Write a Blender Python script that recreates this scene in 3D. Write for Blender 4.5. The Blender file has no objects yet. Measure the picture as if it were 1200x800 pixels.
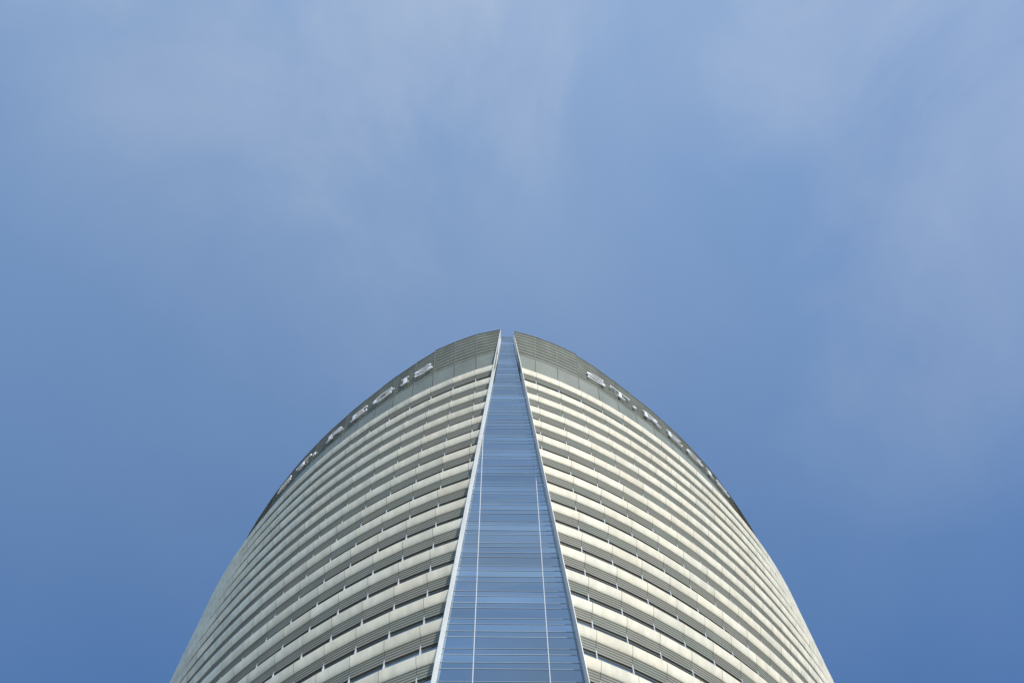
import bpy, math, random
from mathutils import Vector
random.seed(7)
sc = bpy.context.scene
COL = sc.collection
R = math.radians

# ------------------------------------------------------------------ materials
def new_mat(name):
    m = bpy.data.materials.new(name); m.use_nodes = True
    nt = m.node_tree; nt.nodes.clear()
    out = nt.nodes.new('ShaderNodeOutputMaterial')
    b = nt.nodes.new('ShaderNodeBsdfPrincipled')
    nt.links.new(b.outputs[0], out.inputs[0])
    return m, nt, b

def surface(name, col, rough=0.5, metal=0.0, var=0.0, nscale=1.0, ior=1.45, tint=True, stretch=(1, 1, 1), bump=0.0, spec=0.3, edge_tint=None):
    """one colour, varied by soft noise (dirt; painted cloud reflections on the prow glass) and by the per-panel tint stored on the mesh"""
    m, nt, b = new_mat(name)
    N, L = nt.nodes, nt.links
    tc = N.new('ShaderNodeTexCoord'); mp = N.new('ShaderNodeMapping'); mp.inputs['Scale'].default_value = stretch
    L.new(tc.outputs['Object'], mp.inputs[0])
    nz = N.new('ShaderNodeTexNoise'); nz.inputs['Scale'].default_value = nscale; nz.inputs['Detail'].default_value = 6
    L.new(mp.outputs[0], nz.inputs['Vector'])
    mr = N.new('ShaderNodeMapRange')
    mr.inputs['From Min'].default_value = 0.3; mr.inputs['From Max'].default_value = 0.7
    mr.inputs['To Min'].default_value = 1 - var; mr.inputs['To Max'].default_value = 1 + var
    L.new(nz.outputs[0], mr.inputs[0])
    mul = N.new('ShaderNodeVectorMath'); mul.operation = 'SCALE'
    mul.inputs[0].default_value = col[:3]
    L.new(mr.outputs[0], mul.inputs['Scale'])
    last = mul.outputs[0]
    if tint:
        at = N.new('ShaderNodeAttribute'); at.attribute_name = 'tint'
        m2 = N.new('ShaderNodeVectorMath'); m2.operation = 'MULTIPLY'
        L.new(last, m2.inputs[0]); L.new(at.outputs['Color'], m2.inputs[1]); last = m2.outputs[0]
    L.new(last, b.inputs['Base Color'])
    b.inputs['Roughness'].default_value = rough
    b.inputs['Metallic'].default_value = metal
    b.inputs['IOR'].default_value = ior
    b.inputs['Specular IOR Level'].default_value = spec
    if edge_tint: b.inputs['Specular Tint'].default_value = (*edge_tint, 1)
    if bump:
        bp = N.new('ShaderNodeBump'); bp.inputs['Strength'].default_value = bump; bp.inputs['Distance'].default_value = 0.05
        L.new(nz.outputs[0], bp.inputs['Height']); L.new(bp.outputs[0], b.inputs['Normal'])
    return m

M = {}
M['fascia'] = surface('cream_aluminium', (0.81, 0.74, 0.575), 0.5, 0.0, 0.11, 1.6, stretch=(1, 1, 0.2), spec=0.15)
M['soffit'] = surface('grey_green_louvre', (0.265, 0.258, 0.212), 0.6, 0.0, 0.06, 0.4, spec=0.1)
M['soffit_shade'] = surface('louvre_shade', (0.10, 0.10, 0.09), 0.7, 0.0, 0.1, 1.0)  # dark colour paints the shade under and between the louvre blades
M['joint'] = surface('panel_joint', (0.16, 0.16, 0.14), 0.7, 0.0, 0.1, 1.0)
M['glass'] = surface('green_window_glass', (0.36, 0.41, 0.40), 0.06, 1.0, 0.12, 0.2, edge_tint=(0.35, 0.38, 0.38))
M['post'] = surface('white_post_paint', (0.60, 0.61, 0.62), 0.4, 0.0, 0.03, 1.0)
M['fin_white'] = surface('white_fin_paint', (0.84, 0.80, 0.74), 0.5, 0.0, 0.03, 0.3, spec=0.15)
M['crown'] = surface('crown_louvre', (0.19, 0.197, 0.158), 0.55, 0.0, 0.16, 0.7, stretch=(1, 1, 0.3), spec=0.15)
M['crown_gap'] = surface('crown_gap', (0.19, 0.195, 0.165), 0.7, 0.0, 0.1, 1.0)
M['pale'] = surface('pale_green_panel', (0.225, 0.24, 0.197), 0.45, 0.0, 0.12, 0.5, stretch=(1, 1, 0.3), spec=0.2)
M['prow'] = surface('blue_prow_glass', (0.355, 0.465, 0.545), 0.05, 1.0, 0.10, 0.22, stretch=(0.5, 1, 1.3), spec=0.15)  # stretched noise paints uneven cloud reflections into the glass colour
M['transom'] = surface('prow_transom', (0.42, 0.49, 0.57), 0.4, 0.0, 0.04, 1.0)
M['letter'] = surface('white_letter_acrylic', (0.90, 0.90, 0.89), 0.4, 0.0, 0.02, 1.0)
M['roof'] = surface('grey_roof_membrane', (0.30, 0.30, 0.29), 0.9, 0.0, 0.1, 0.3)
M['ground'] = surface('city_ground', (0.33, 0.30, 0.25), 0.9, 0.0, 0.15, 0.05, tint=False)
M['paving'] = surface('stone_paving', (0.42, 0.385, 0.32), 0.8, 0.0, 0.12, 0.7, tint=False)

# ------------------------------------------------------------------ mesh builder
class MB:
    def __init__(self): self.v = []; self.f = []; self.m = []; self.t = []
    def add(self, pts):
        i = len(self.v); self.v += [tuple(p) for p in pts]; return i
    def face(self, idx, mat=0, tint=(1, 1, 1)):
        self.f.append(tuple(idx)); self.m.append(mat); self.t.append(tint)
    def quad(self, a, b, c, d, mat=0, tint=(1, 1, 1)):
        i = self.add((a, b, c, d)); self.face((i, i+1, i+2, i+3), mat, tint)
    def hexa(self, p, mat=0, tint=(1, 1, 1)):
        """8 corners: 0-3 one end, 4-7 the other"""
        i = self.add(p)
        for q in ((0, 3, 2, 1), (4, 5, 6, 7), (0, 1, 5, 4), (1, 2, 6, 5), (2, 3, 7, 6), (3, 0, 4, 7)):
            self.face([i + k for k in q], mat, tint)
    def build(self, name, mats, parent=None, smooth=False):
        me = bpy.data.meshes.new(name); me.from_pydata(self.v, [], self.f); me.update()
        for m in mats: me.materials.append(m)
        me.polygons.foreach_set('material_index', self.m)
        at = me.attributes.new('tint', 'FLOAT_COLOR', 'CORNER')
        vals = []
        for f, t in zip(self.f, self.t):
            vals += [t[0], t[1], t[2], 1.0] * len(f)
        at.data.foreach_set('color', vals)
        import bmesh
        bm = bmesh.new(); bm.from_mesh(me); bmesh.ops.recalc_face_normals(bm, faces=bm.faces)
        bm.to_mesh(me); bm.free()
        if smooth: me.polygons.foreach_set('use_smooth', [True] * len(me.polygons))
        o = bpy.data.objects.new(name, me); COL.objects.link(o)
        if parent: o.parent = parent
        return o

def empty(name, parent=None):
    o = bpy.data.objects.new(name, None); o.empty_display_size = 2; COL.objects.link(o)
    if parent: o.parent = parent
    return o
def tag(o, label, cat, group=None):
    o['label'] = label; o['category'] = cat
    if group: o['group'] = group

# ------------------------------------------------------------------ plan of the tower
EYE = 1.6                                   # camera height; heights below are measured from the eye
X0, Y0, YAW = -1.3123, 44.0, 0.02958
F0, K1, K2, K3 = 0.253494, 0.0227268, -2.60273e-4, 2.50677e-6
CY, SY = math.cos(YAW), math.sin(YAW)
DS = 0.05
tab = []
_u = _v = 0.0
for i in range(1600):
    s = i * DS; f = F0 + K1*s + K2*s*s + K3*s**3
    tab.append((_u, _v, f))
    g = s + DS/2; f2 = F0 + K1*g + K2*g*g + K3*g**3
    _u += math.cos(f2) * DS; _v += math.sin(f2) * DS
def uv(s):
    if s < 0: return (s * math.cos(F0), s * math.sin(F0), F0)
    k = min(int(s / DS), len(tab) - 2); a = s / DS - k
    return tuple(tab[k][j] * (1 - a) + tab[k + 1][j] * a for j in range(3))
def world(u, v, z): return (X0 + CY*u - SY*v, Y0 + SY*u + CY*v, z + EYE)
def pt(side, s, n, z):
    """point on a facade: side -1/+1, arc length s from the prow, n metres outside the fascia line, height z"""
    u, v, f = uv(s)
    return world(side * (u + n * math.sin(f)), v - n * math.cos(f), z)
def edge(side, z):                           # where the slot cuts the facade
    return 5.1 - 0.0605 * (z - 68.1) if side < 0 else 6.4 - 0.0595 * (z - 68.8)
def start(side, n, z):                       # arc length where a layer n metres out meets the outer face of the edge fin
    e = edge(side, z)
    return e + (0.10 - n) * math.tan(uv(e)[2]) + 0.03
def stations(side, z, smax=63.0):
    e = edge(side, z) + 0.4
    base, mod = (0.55, 3.05) if side < 0 else (1.48, 3.11)
    out = []
    s = base
    while s < smax:
        if s > e + 0.35: out.append(s)
        s += mod
    return out
FLOOR = 4.15
TOP = 149.45
BAND_Z = [135.2] + [130.55 - FLOOR * k for k in range(31)]
BAND_Z = [z for z in BAND_Z if z > 5.0]
GLASS_N = -0.64
SIDES = ((-1, 'L'), (1, 'R'))

tower = empty('skyscraper')
tower.location = (0, 0, 0)
tag(tower, 'tall curved tower ringed by cream sunshade bands, blue glass slot up its prow', 'skyscraper')

# ---------------- sunshade bands
FASCIA = [(-0.62, 0.03), (-0.14, 0.05), (-0.05, 0.035), (0.0, -0.04), (-0.015, -0.18), (-0.05, -0.42), (-0.10, -0.70), (-0.17, -0.96), (-0.25, -1.15), (-0.32, -1.22)]
SOF0, SOF1 = (-0.37, -1.23), (-0.52, -2.46)
def soffit_profile(nb=4):
    pr = []                                  # stepped louvre blades, drawn from the fascia inwards and down
    for i in range(nb):
        a, b = i / nb, (i + 1) / nb
        n0 = SOF0[0] + (SOF1[0] - SOF0[0]) * a; z0 = SOF0[1] + (SOF1[1] - SOF0[1]) * a
        n1 = SOF0[0] + (SOF1[0] - SOF0[0]) * b; z1 = SOF0[1] + (SOF1[1] - SOF0[1]) * b
        lip = 0.075
        pr.append(((n0, z0), (n1 + 0.03, z1 + 0.02), 0))
        pr.append(((n1 + 0.03, z1 + 0.02), (n1, z1 + 0.02), 1))
        pr.append(((n1, z1 + 0.02), (n1, z1), 1))
    return pr
SOF = soffit_profile()
def make_band(side, zb):
    mb = MB()
    st = stations(side, zb)
    segs = list(zip([None] + st[:-1], st))
    g = 0.016
    for (a, b) in segs:
        t = 1 + random.choice((0, 0, 0, -0.06)) + random.uniform(-0.05, 0.05); w = random.uniform(-0.02, 0.02)
        tint = (t + w, t, t - w); t2 = 1 + random.uniform(-0.05, 0.05); gr = random.choice((0, 0, 0.02, 0.04)); tint2 = (t2 * (1 - gr), t2 * (1 + gr * 0.5), t2 * (1 + gr * 0.6))
        def P(end, q):
            n, dz = q; z = zb + dz
            if end == 0: s = start(side, n, z) if a is None else a + g
            else: s = b - g
            return pt(side, s, n, z)
        for p, q in zip(FASCIA[:-1], FASCIA[1:]):
            mb.quad(P(0, p), P(1, p), P(1, q), P(0, q), 0, tint)
        p, q = FASCIA[-1], SOF0
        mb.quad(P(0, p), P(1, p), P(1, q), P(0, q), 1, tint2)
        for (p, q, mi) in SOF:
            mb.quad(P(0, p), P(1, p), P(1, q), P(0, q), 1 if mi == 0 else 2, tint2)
        shade_strip = (SOF[-1][1], (-0.61, SOF1[1]), (-0.61, SOF1[1] - 0.24), (GLASS_N, SOF1[1] - 0.24))  # dark strip below the louvres, painted as the shade above the windows
        for p, q in zip(shade_strip[:-1], shade_strip[1:]):
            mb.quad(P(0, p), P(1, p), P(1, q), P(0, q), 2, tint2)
        # joint: recessed dark strip across the gap
        def J(s, q): return pt(side, s, q[0] - 0.03, zb + q[1] - 0.01)
        prof = FASCIA + [SOF0, SOF1]
        for p, q in zip(prof[1:-1], prof[2:]):
            mb.quad(J(b - g - 0.01, p), J(b + g + 0.01, p), J(b + g + 0.01, q), J(b - g - 0.01, q), 3)
    mb.build('facade_band', [M['fascia'], M['soffit'], M['soffit_shade'], M['joint']], tower)
for side, _ in SIDES:
    for zb in BAND_Z: make_band(side, zb)

# ---------------- window walls behind the bands
def make_glazing(side):
    mb = MB()
    zs = [-EYE] + sorted(BAND_Z)
    for z0, z1 in zip(zs[:-1], zs[1:]):
        st = stations(side, z0)
        e0, e1 = start(side, GLASS_N, z0), start(side, GLASS_N, z1)
        pr = None
        for b in st:
            t = random.choice((0.7, 1.0, 1.0, 1.25, 1.7)) * random.uniform(0.9, 1.1)
            a0, a1 = (e0, e1) if pr is None else (pr, pr)
            d = random.uniform(-0.012, 0.012)
            mb.quad(pt(side, a0, GLASS_N + d, z0), pt(side, b, GLASS_N + d, z0), pt(side, b, GLASS_N - d, z1), pt(side, a1, GLASS_N - d, z1), 0, (t, t, t))
            pr = b
    gl = mb.build('window_wall', [M['glass']], tower)
    st0 = stations(side, -EYE)
    full = stations(side, 149.0)
    for s in full:
        zt = 134.0                          # each post runs from the ground up to where the slot cuts it off
        zb = -EYE if s >= st0[0] else (5.1 - s) / 0.0605 + 68.1 + 10 if side < 0 else (6.4 - s) / 0.0595 + 68.8 + 10
        if zb > 128: continue
        p = MB()
        a, b = GLASS_N + 0.02, GLASS_N + 0.17
        w = 0.04
        p.hexa([pt(side, s - w, a, zb), pt(side, s + w, a, zb), pt(side, s + w, b, zb), pt(side, s - w, b, zb),
                pt(side, s - w, a, zt), pt(side, s + w, a, zt), pt(side, s + w, b, zt), pt(side, s - w, b, zt)])
        p.build('mullion', [M['post']], gl)
for side, _ in SIDES: make_glazing(side)

# ---------------- crown: pale panel ring and louvred screen
CR_N = 0.0
CR_TOP = ((0, 0.05), (3, 0.36), (10.7, 0.42), (11.0, 0.22), (14.0, 0.10), (17.0, -0.20), (20.2, -0.45), (27, -0.65), (36, -0.82), (44, -0.98), (90, -1.0))
def crn(s, z):
    """how far the crown stands out: upright at its foot, leaning out towards the prow at its top"""
    for (s0, n0), (s1, n1) in zip(CR_TOP[:-1], CR_TOP[1:]):
        if s <= s1: break
    t = n0 + (n1 - n0) * max(0, min(1, (s - s0) / (s1 - s0)))
    k = max(0, min(1, (z - 134.2) / (TOP - 134.2)))
    return -0.62 + (t + 0.62) * k
def ptc(side, s, n, z): return pt(side, s, n + crn(s, z), z)
def make_crown(side):
    mb = MB(); pale = MB()
    z0, z1, nb = 140.9, TOP, 8
    st = [s for s in stations(side, TOP)]
    segs = list(zip([None] + st[:-1], st))
    h = (z1 - z0) / nb
    for (a, b) in segs:
        zt = z1 if b < 11.2 else z1 - 0.45 - 0.12 * ((int(b) // 3) % 2)
        def P(end, n, z):
            if end == 0: s = start(side, n, z) if a is None else a + 0.04
            else: s = b - 0.04
            return ptc(side, s, n, z)
        tp = 1 + random.uniform(-0.05, 0.05)
        for i in range(nb):
            zb = z0 + i * h
            t = tp + random.uniform(-0.03, 0.03); ti = (t, t, t)
            if a is not None and b < edge(side, zb) + 0.1: continue
            if a is not None and a < edge(side, zb):
                pass
            h = (zt - z0) / nb; zb = z0 + i * h
            mb.quad(P(0, CR_N, zb), P(1, CR_N, zb), P(1, CR_N + 0.07, zb), P(0, CR_N + 0.07, zb), 1, ti)
            mb.quad(P(0, CR_N + 0.07, zb), P(1, CR_N + 0.07, zb), P(1, CR_N, zb + h), P(0, CR_N, zb + h), 0, ti)
        # cap and back
        mb.quad(P(0, CR_N + 0.10, zt), P(1, CR_N + 0.10, zt), P(1, CR_N - 0.30, zt), P(0, CR_N - 0.30, zt), 0)
        mb.quad(P(0, CR_N + 0.10, zt), P(1, CR_N + 0.10, zt), P(1, CR_N + 0.10, zt - 0.14), P(0, CR_N + 0.10, zt - 0.14), 1)
        mb.quad(P(0, CR_N + 0.10, zt - 0.14), P(1, CR_N + 0.10, zt - 0.14), P(1, CR_N, zt - 0.14), P(0, CR_N, zt - 0.14), 1)
        mb.quad(P(0, CR_N - 0.30, zt), P(1, CR_N - 0.30, zt), P(1, CR_N - 0.30, 136), P(0, CR_N - 0.30, 136), 0)
        # seam
        mb.hexa([ptc(side, b - 0.05, CR_N - 0.1, z0), ptc(side, b + 0.05, CR_N - 0.1, z0), ptc(side, b + 0.05, CR_N + 0.06, z0), ptc(side, b - 0.05, CR_N + 0.06, z0),
                 ptc(side, b - 0.05, CR_N - 0.1, zt - 0.2), ptc(side, b + 0.05, CR_N - 0.1, zt - 0.2), ptc(side, b + 0.05, CR_N + 0.06, zt - 0.2), ptc(side, b - 0.05, CR_N + 0.06, zt - 0.2)], 1)
    cr = mb.build('crown_screen', [M['crown'], M['crown_gap']], tower)
    zz = [134.2, 140.85]
    for (a, b) in zip([None] + stations(side, 136)[:-1], stations(side, 136)):
        t = 1 + random.uniform(-0.05, 0.05); ti = (t, t, t)
        aa = [start(side, CR_N, z) if a is None else a + 0.03 for z in zz]
        pale.quad(ptc(side, aa[0], CR_N + 0.10, zz[0]), ptc(side, b - 0.03, CR_N + 0.10, zz[0]), ptc(side, b - 0.03, CR_N + 0.05, zz[1]), ptc(side, aa[1], CR_N + 0.05, zz[1]), 0, ti)
        pale.quad(ptc(side, aa[1], CR_N + 0.05, zz[1]), ptc(side, b - 0.03, CR_N + 0.05, zz[1]), ptc(side, b - 0.03, CR_N - 0.30, zz[1]), ptc(side, aa[1], CR_N - 0.30, zz[1]), 1, ti)
        pale.quad(ptc(side, b - 0.04, CR_N + 0.02, zz[0]), ptc(side, b + 0.04, CR_N + 0.02, zz[0]), ptc(side, b + 0.04, CR_N, zz[1]), ptc(side, b - 0.04, CR_N, zz[1]), 1)
    pale.build('parapet_panel', [M['pale'], M['crown_gap']], cr)
for side, _ in SIDES: make_crown(side)

# ---------------- slot: prow glazing and edge fins
def vs_(u, z): return 1.4 + (150.0 - z) * 0.0185 + 0.012 * u      # the slot's glass leans out with the cut edges
PROW_TOP = 150.8
def make_fin(side):
    mb = MB()
    zs = [-EYE + (TOP + 0.05 + EYE) * i / 36 for i in range(37)]
    rings = []
    for z in zs:
        e = edge(side, z)
        u, v, f = uv(e); fr = 0.10
        uo = u + fr * math.sin(f); vo = v - fr * math.cos(f)
        w = 0.06
        rings.append([world(side * uo, vo, z), world(side * (uo + w), vo + w * 0.35, z), world(side * (uo + w), vs_(side * uo, z) + 0.25, z), world(side * uo, vs_(side * uo, z) + 0.25, z)])
    for a, b in zip(rings[:-1], rings[1:]):
        t = random.uniform(0.93, 1.04)
        for i in range(4):
            j = (i + 1) % 4
            mb.quad(a[i], a[j], b[j], b[i], 0, (t, t, t))
    mb.quad(*rings[-1]); mb.quad(*rings[0])
    fin = mb.build('edge_fin', [M['fin_white']], tower)
    # glazing frame along the inner edge
    fr = MB(); rr = []
    for z in zs:
        if z > PROW_TOP + 0.2: break
        u = uv(edge(side, z))[0] + 0.10 * math.sin(uv(edge(side, z))[2])
        V = vs_(side * u, z); rr.append([world(side * (u - 0.07), V - 0.08, z), world(side * (u - 0.003), V - 0.08, z), world(side * (u - 0.003), V + 0.1, z), world(side * (u - 0.07), V + 0.1, z)])
    for a, b in zip(rr[:-1], rr[1:]):
        for i in range(4):
            j = (i + 1) % 4
            fr.quad(a[i], a[j], b[j], b[i])
    fr.quad(*rr[-1])
    fr.build('glazing_frame', [M['post']], fin)
for side, _ in SIDES: make_fin(side)

def slot_u(side, z):
    e = edge(side, z); u, v, f = uv(e)
    return side * (u + 0.10 * math.sin(f))
ML, MR = -0.0749, 0.0436                      # x/y of the two long mullions
def on_slot(k, z):                              # where the vertical plane x = k*y meets the slot's glass
    lo, hi = -8.0, 8.0
    for _ in range(40):
        m = (lo + hi) / 2; x, y, _z = world(m, vs_(m, z), 0)
        if x / y < k: lo = m
        else: hi = m
    return m
ROWS = ((1.55, 0.90, 0), (0.80, 0.96, 1), (1.03, 1.08, 2), (0.77, 1.0, 3))   # pane height, tint, kind: one storey
ROW_Z = 74.4
pg = MB(); bars = []
k0 = -19
z = ROW_Z + k0 * FLOOR
while z < PROW_TOP:
    fl = random.uniform(0.94, 1.08)
    for (hh, ti, kind) in ROWS:
        za, zb = max(z, -EYE), min(z + hh, PROW_TOP)
        z += hh
        if zb - za < 0.1: continue
        lo = [slot_u(-1, za), on_slot(ML, za), on_slot(MR, za), slot_u(1, za)]; hi = [slot_u(-1, zb), on_slot(ML, zb), on_slot(MR, zb), slot_u(1, zb)]
        for c in range(3):
            l0, l1 = max(lo[c], lo[0]), min(lo[c + 1], lo[3])
            h0, h1 = max(hi[c], hi[0]), min(hi[c + 1], hi[3])
            if l1 - l0 < 0.02 and h1 - h0 < 0.02: continue
            t = ti * random.uniform(0.96, 1.04) * (fl if kind != 2 else fl * random.uniform(0.9, 1.15))
            d = [random.uniform(-0.006, 0.006) for _ in range(4)]
            pg.quad(world(l0, vs_(l0, za) + d[0], za), world(l1, vs_(l1, za) + d[1], za), world(h1, vs_(h1, zb) + d[2], zb), world(h0, vs_(h0, zb) + d[3], zb), 0, (t, t, t * random.uniform(0.98, 1.03)))
        bars.append((slot_u(-1, zb) + 0.01, slot_u(1, zb) - 0.01, zb))
prow = pg.build('prow_glazing', [M['prow']], tower)
low = MB()
for (a, b, zb) in bars:
    tr = MB() if zb > 52 else low
    w = 0.02; t = random.uniform(0.8, 1.15)
    A, B = vs_(a, zb), vs_(b, zb)
    tr.hexa([world(a, A - 0.03, zb - w), world(b, B - 0.03, zb - w), world(b, B + 0.05, zb - w), world(a, A + 0.05, zb - w),
             world(a, A - 0.03, zb + w), world(b, B - 0.03, zb + w), world(b, B + 0.05, zb + w), world(a, A + 0.05, zb + w)], 0, (t, t, t))
    if tr is not low: tr.build('transom', [M['transom']], prow)
lo_ = low.build('lower_transoms', [M['transom']], prow); lo_['kind'] = 'stuff'
for k, side in ((ML, -1), (MR, 1)):
    zt = 0.0
    while abs(slot_u(side, zt)) > abs(on_slot(k, zt)) + 0.12 and zt < PROW_TOP: zt += 0.25
    p = MB(); w = 0.034
    c = []
    for z in (-EYE, zt):
        u = on_slot(k, z); v = vs_(u, z)
        c += [world(u - w, v - 0.10, z), world(u + w, v - 0.10, z), world(u + w, v + 0.06, z), world(u - w, v + 0.06, z)]
    p.hexa(c)
    p.build('mullion', [M['post']], prow)

# ---------------- roof and the closing rear wall
S_END = 62.0
ring = [pt(-1, s, GLASS_N - 0.4, 0)[:2] for s in range(62, 7, -3)] + [pt(1, s, GLASS_N - 0.4, 0)[:2] for s in range(8, 63, 3)]
rf = MB(); i0 = rf.add([(x, y, 137.0) for x, y in ring]); rf.face(range(i0, i0 + len(ring)))
rf.build('roof', [M['roof']], tower)
bw = MB()
a = Vector(pt(-1, 61.5, -0.9, 0)[:2]); b = Vector(pt(1, 61.5, -0.9, 0)[:2]); d = Vector((b - a)).normalized(); nrm = Vector((-d.y, d.x))
for k in range(12):
    t0, t1 = k / 12, (k + 1) / 12
    def q(t): return a.lerp(b, t) + nrm * 14 * math.sin(math.pi * t)
    p0, p1 = q(t0), q(t1)
    bw.quad((p0.x, p0.y, 0), (p1.x, p1.y, 0), (p1.x, p1.y, TOP + EYE - 0.5), (p0.x, p0.y, TOP + EYE - 0.5))
bw.build('rear_wall', [M['pale']], tower)

# ------------------------------------------------------------------ signs
def arc(cx, cy, rx, ry, a0, a1, n=14):
    return [(cx + rx * math.cos(R(a0 + (a1 - a0) * i / n)), cy + ry * math.sin(R(a0 + (a1 - a0) * i / n))) for i in range(n + 1)]
GLYPH = {   # strokes in a unit box, u to the right, w upwards
    'S': [arc(.5, .74, .40, .22, 20, 180, 12) + arc(.5, .74, .40, .22, 180, 270, 8)[1:] + arc(.5, .26, .42, .23, 90, 0, 8)[1:] + arc(.5, .26, .42, .23, 0, -165, 12)[1:], [(.86, .98), (.86, .74)], [(.10, .28), (.10, .02)]],
    'T': [[(.5, 0), (.5, .95)], [(.02, .95), (.98, .95)], [(.05, .97), (.05, .76)], [(.95, .97), (.95, .76)], [(.30, .04), (.70, .04)]],
    'R': [[(.2, 0), (.2, .96)], [(.06, .95), (.5, .95)] + arc(.5, .72, .30, .23, 90, -90, 10)[1:] + [(.25, .49)], [(.45, .49), (.92, .03)], [(.04, .04), (.38, .04)], [(.80, .04), (1.0, .04)]],
    'E': [[(.22, 0), (.22, 1)], [(.06, .95), (.92, .95)], [(.22, .51), (.74, .51)], [(.06, .05), (.96, .05)], [(.9, .97), (.9, .76)], [(.94, .03), (.94, .26)], [(.72, .40), (.72, .62)]],
    'G': [arc(.52, .5, .44, .46, 36, 320, 22), [(.84, .04), (.84, .44)], [(.62, .44), (1.0, .44)], [(.84, .98), (.84, .72)]],
    'I': [[(.5, 0), (.5, 1)], [(.08, .96), (.92, .96)], [(.08, .04), (.92, .04)]],
    '.': [[(.1, .1), (.9, .1)]],
}
ZL, HL = 142.4, 2.0
def make_letter(ch, side, s_start, width, parent):
    mb = MB()
    k = 0
    for st in GLYPH[ch]:
        pts = []
        for a, b in zip(st[:-1], st[1:]):
            n = max(1, int(math.hypot((b[0]-a[0]) * width, (b[1]-a[1]) * HL) / 0.35))
            pts += [(a[0] + (b[0]-a[0]) * i / n, a[1] + (b[1]-a[1]) * i / n) for i in range(n)]
        pts.append(st[-1])
        P = [(p[0] * width, p[1] * HL) for p in pts]
        rows = []
        for i in range(len(P)):
            a = P[max(0, i - 1)]; b = P[min(len(P) - 1, i + 1)]
            dx, dy = b[0] - a[0], b[1] - a[1]; l = math.hypot(dx, dy) or 1
            dx /= l; dy /= l
            long_ = math.hypot(P[-1][0] - P[0][0], P[-1][1] - P[0][1])
            hw = 0.09 + (0.13 if len(st) > 3 or long_ > 1.2 else 0.02) * abs(dy) ** 1.5
            if ch == '.': hw = 0.28
            rows.append(((P[i][0] - dy * hw, P[i][1] + dx * hw), (P[i][0] + dy * hw, P[i][1] - dx * hw)))
        off = 0.004 * k; k += 1
        nf, nbk = 0.40 + off, 0.24 + off
        def W(q, n):
            s = s_start + q[0] if side > 0 else s_start - q[0]
            return ptc(side, s, n, ZL + q[1])
        for r0, r1 in zip(rows[:-1], rows[1:]):
            mb.quad(W(r0[0], nf), W(r1[0], nf), W(r1[1], nf), W(r0[1], nf))
            mb.quad(W(r0[0], nbk), W(r1[0], nbk), W(r1[1], nbk), W(r0[1], nbk))
            mb.quad(W(r0[0], nf), W(r1[0], nf), W(r1[0], nbk), W(r0[0], nbk))
            mb.quad(W(r0[1], nf), W(r1[1], nf), W(r1[1], nbk), W(r0[1], nbk))
        for r in (rows[0], rows[-1]):
            mb.quad(W(r[0], nf), W(r[1], nf), W(r[1], nbk), W(r[0], nbk))
    # stand-off brackets behind the letter
    for uu in (0.3, 0.7):
        s = s_start + uu * width * side
        for zz in (0.9, 1.5):
            if ch == '.' and zz > 1: continue
            mb.hexa([ptc(side, s + p, n, ZL + zz + q) for n in (0.0, 0.28) for p, q in ((-.04, -.04), (.04, -.04), (.04, .04), (-.04, .04))])
    return mb.build('letter', [M['letter']], parent)
SPOTS = {1: [('S', 12.05, 3.05), ('T', 15.85, 3.5), ('.', 19.7, .6), ('R', 21.5, 3.2), ('E', 25.9, 3.0), ('G', 29.8, 3.55), ('I', 34.1, 1.4), ('S', 36.2, 3.0)],
         -1: [('S', 38.4, 3.1), ('T', 34.5, 3.3), ('.', 30.6, .6), ('R', 28.0, 3.3), ('E', 23.5, 3.1), ('G', 19.6, 3.8), ('I', 14.8, 1.4), ('S', 12.65, 2.9)]}
for side in (-1, 1):
    e = empty('building_sign')
    tag(e, 'white raised capital letters on the louvred crown, ' + ('left of the blue glass slot' if side < 0 else 'right of the blue glass slot'), 'sign')
    e['group'] = 'white rooftop signs on the crown'
    for ch, s, w in SPOTS[side]: make_letter(ch, side, s, w, e)

# ------------------------------------------------------------------ ground
g = MB(); n = 24; S = 6000
i0 = g.add([(-S, -S, 0), (S, -S, 0), (S, S, 0), (-S, S, 0)]); g.face((i0, i0+1, i0+2, i0+3))
o = g.build('ground', [M['ground']]); o['kind'] = 'structure'
g = MB(); i0 = g.add([(-70, -30, .004), (70, -30, .004), (70, 120, .004), (-70, 120, .004)]); g.face((i0, i0+1, i0+2, i0+3))
o = g.build('pavement', [M['paving']]); o['kind'] = 'structure'

# ------------------------------------------------------------------ sky and sun
SUN_EL, SUN_AZ = R(35), math.atan2(0.58, -0.81)      # azimuth from +Y towards +X
w = bpy.data.worlds.new('World'); sc.world = w; w.use_nodes = True
nt = w.node_tree; nt.nodes.clear(); N, L = nt.nodes, nt.links
out = N.new('ShaderNodeOutputWorld'); bg = N.new('ShaderNodeBackground'); L.new(bg.outputs[0], out.inputs[0])
bg.inputs['Strength'].default_value = 0.15
sky = N.new('ShaderNodeTexSky'); sky.sky_type = 'NISHITA'; sky.sun_disc = False
sky.sun_elevation = SUN_EL; sky.sun_rotation = SUN_AZ; sky.altitude = 0; sky.air_density = 1.0; sky.dust_density = 0.0; sky.ozone_density = 4.0
deep = N.new('ShaderNodeVectorMath'); deep.operation = 'MULTIPLY'; deep.inputs[1].default_value = (0.53, 0.88, 1.15)
L.new(sky.outputs[0], deep.inputs[0])
tc = N.new('ShaderNodeTexCoord')
sx = N.new('ShaderNodeSeparateXYZ'); L.new(tc.outputs['Generated'], sx.inputs[0])
ax = N.new('ShaderNodeVectorMath'); ax.operation = 'DOT_PRODUCT'; ax.inputs[1].default_value = Vector((-0.05, -0.30, 1)).normalized()
L.new(tc.outputs['Generated'], ax.inputs[0])                     # the even veil is thickest just beside the zenith
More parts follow.
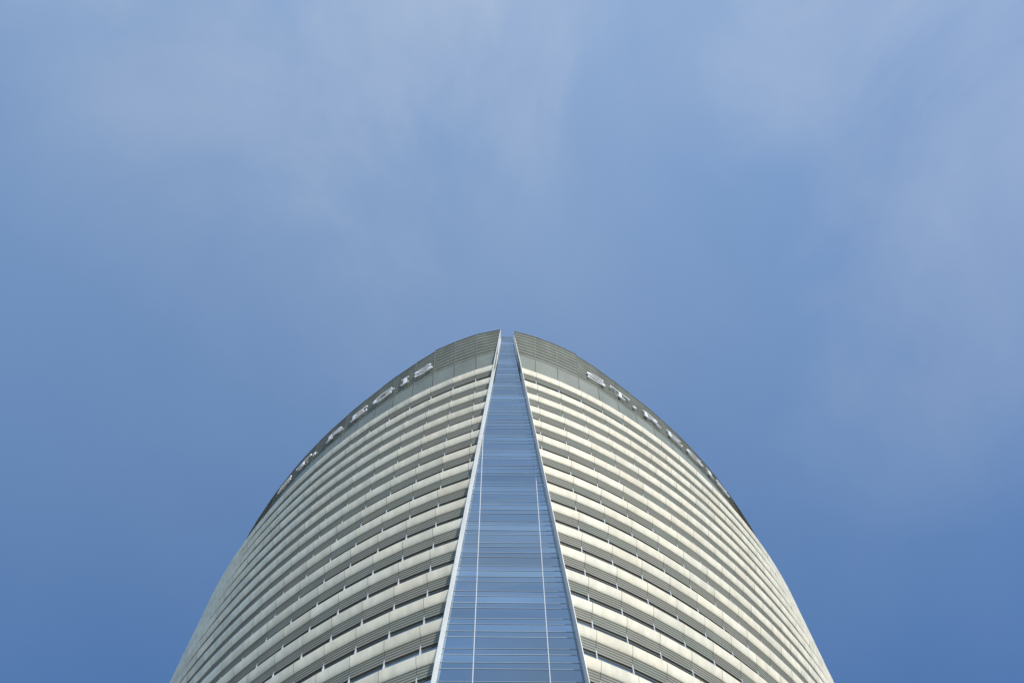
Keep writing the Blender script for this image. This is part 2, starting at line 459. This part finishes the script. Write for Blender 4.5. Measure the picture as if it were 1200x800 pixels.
ay = N.new('ShaderNodeVectorMath'); ay.operation = 'DOT_PRODUCT'; ay.inputs[1].default_value = Vector((0.22, -0.40, 1)).normalized()
L.new(tc.outputs['Generated'], ay.inputs[0])                     # the wisps gather on the sunward side
def mapr(src, a, b, c, d, interp='SMOOTHSTEP'):
    n = N.new('ShaderNodeMapRange'); n.interpolation_type = interp
    for k, v in zip(('From Min', 'From Max', 'To Min', 'To Max'), (a, b, c, d)): n.inputs[k].default_value = v
    L.new(src, n.inputs[0]); return n.outputs[0]
def math2(op, a, b):
    n = N.new('ShaderNodeMath'); n.operation = op
    for i, x in enumerate((a, b)):
        if isinstance(x, (int, float)): n.inputs[i].default_value = x
        else: L.new(x, n.inputs[i])
    return n.outputs[0]
def noise(scale, stretch, rotz, detail, rough, dist):
    mp = N.new('ShaderNodeMapping'); mp.inputs['Scale'].default_value = stretch; mp.inputs['Location'].default_value = (27, 9.99, 19.17); mp.inputs['Rotation'].default_value = (0, 0, R(rotz))
    L.new(tc.outputs['Generated'], mp.inputs[0])
    nz = N.new('ShaderNodeTexNoise'); nz.inputs['Scale'].default_value = scale; nz.inputs['Detail'].default_value = detail
    nz.inputs['Roughness'].default_value = rough; nz.inputs['Distortion'].default_value = dist
    L.new(mp.outputs[0], nz.inputs['Vector']); return nz.outputs[0]
n1 = noise(1.7, (1.0, 0.75, 1.0), 15, 4, 0.5, 0.3)
n3 = noise(2.6, (1, 1, 1), 0, 5, 0.5, 0.2)
n2 = noise(3.0, (1.0, 0.8, 1.0), -35, 9, 0.58, 0.55)
# the high veil, thickest overhead, with uneven thickness
veil = math2('MULTIPLY', mapr(ax.outputs['Value'], 0.51, 0.97, 0.0, 0.42, 'LINEAR'), mapr(n1, 0.3, 0.7, 0.82, 1.2, 'LINEAR'))
m1 = N.new('ShaderNodeMix'); m1.data_type = 'RGBA'
L.new(veil, m1.inputs[0]); L.new(deep.outputs[0], m1.inputs[6]); m1.inputs[7].default_value = (3.05, 4.5, 6.45, 1)
# thin ice-cloud wisps
wisp = math2('MULTIPLY', math2('ADD', mapr(n2, 0.36, 0.74, 0.0, 0.50), mapr(n3, 0.28, 0.70, 0.10, 0.30)), mapr(ay.outputs['Value'], 0.67, 0.95, 0.08, 1.0, 'LINEAR'))
m2 = N.new('ShaderNodeMix'); m2.data_type = 'RGBA'
L.new(wisp, m2.inputs[0]); L.new(m1.outputs[2], m2.inputs[6]); m2.inputs[7].default_value = (3.55, 4.05, 4.9, 1)
L.new(m2.outputs[2], bg.inputs[0])

sd = bpy.data.lights.new('sun', 'SUN'); sd.energy = 3.7; sd.angle = R(0.5); sd.color = (1.0, 0.93, 0.82)
so = bpy.data.objects.new('sun', sd); COL.objects.link(so)
dv = Vector((math.sin(SUN_AZ) * math.cos(SUN_EL), math.cos(SUN_AZ) * math.cos(SUN_EL), math.sin(SUN_EL)))
so.rotation_euler = dv.to_track_quat('Z', 'Y').to_euler(); so.location = dv * 300

# ------------------------------------------------------------------ camera
cd = bpy.data.cameras.new('camera'); cam = bpy.data.objects.new('camera', cd); COL.objects.link(cam)
cd.sensor_width = 36; cd.lens = 39.757; cd.clip_start = 0.1; cd.clip_end = 20000
from mathutils import Matrix
th = R(73.0); roll = R(-1.6265)
f = Vector((0, math.cos(th), math.sin(th))); u0 = Vector((0, -math.sin(th), math.cos(th))); r0 = Vector((1, 0, 0))
c, s_ = math.cos(roll), math.sin(roll)
right = r0 * c + u0 * s_; up = r0 * (-s_) + u0 * c
cam.matrix_world = Matrix(((right.x, up.x, -f.x, 0), (right.y, up.y, -f.y, 0), (right.z, up.z, -f.z, EYE), (0, 0, 0, 1)))
sc.camera = cam

vs = sc.view_settings; vs.view_transform = 'Standard'; vs.look = 'None'; vs.exposure = 0.0; vs.gamma = 1.0; vs.use_curve_mapping = False
sc.render.engine = 'CYCLES'; sc.cycles.use_denoising = True
sc.cycles.max_bounces = 6
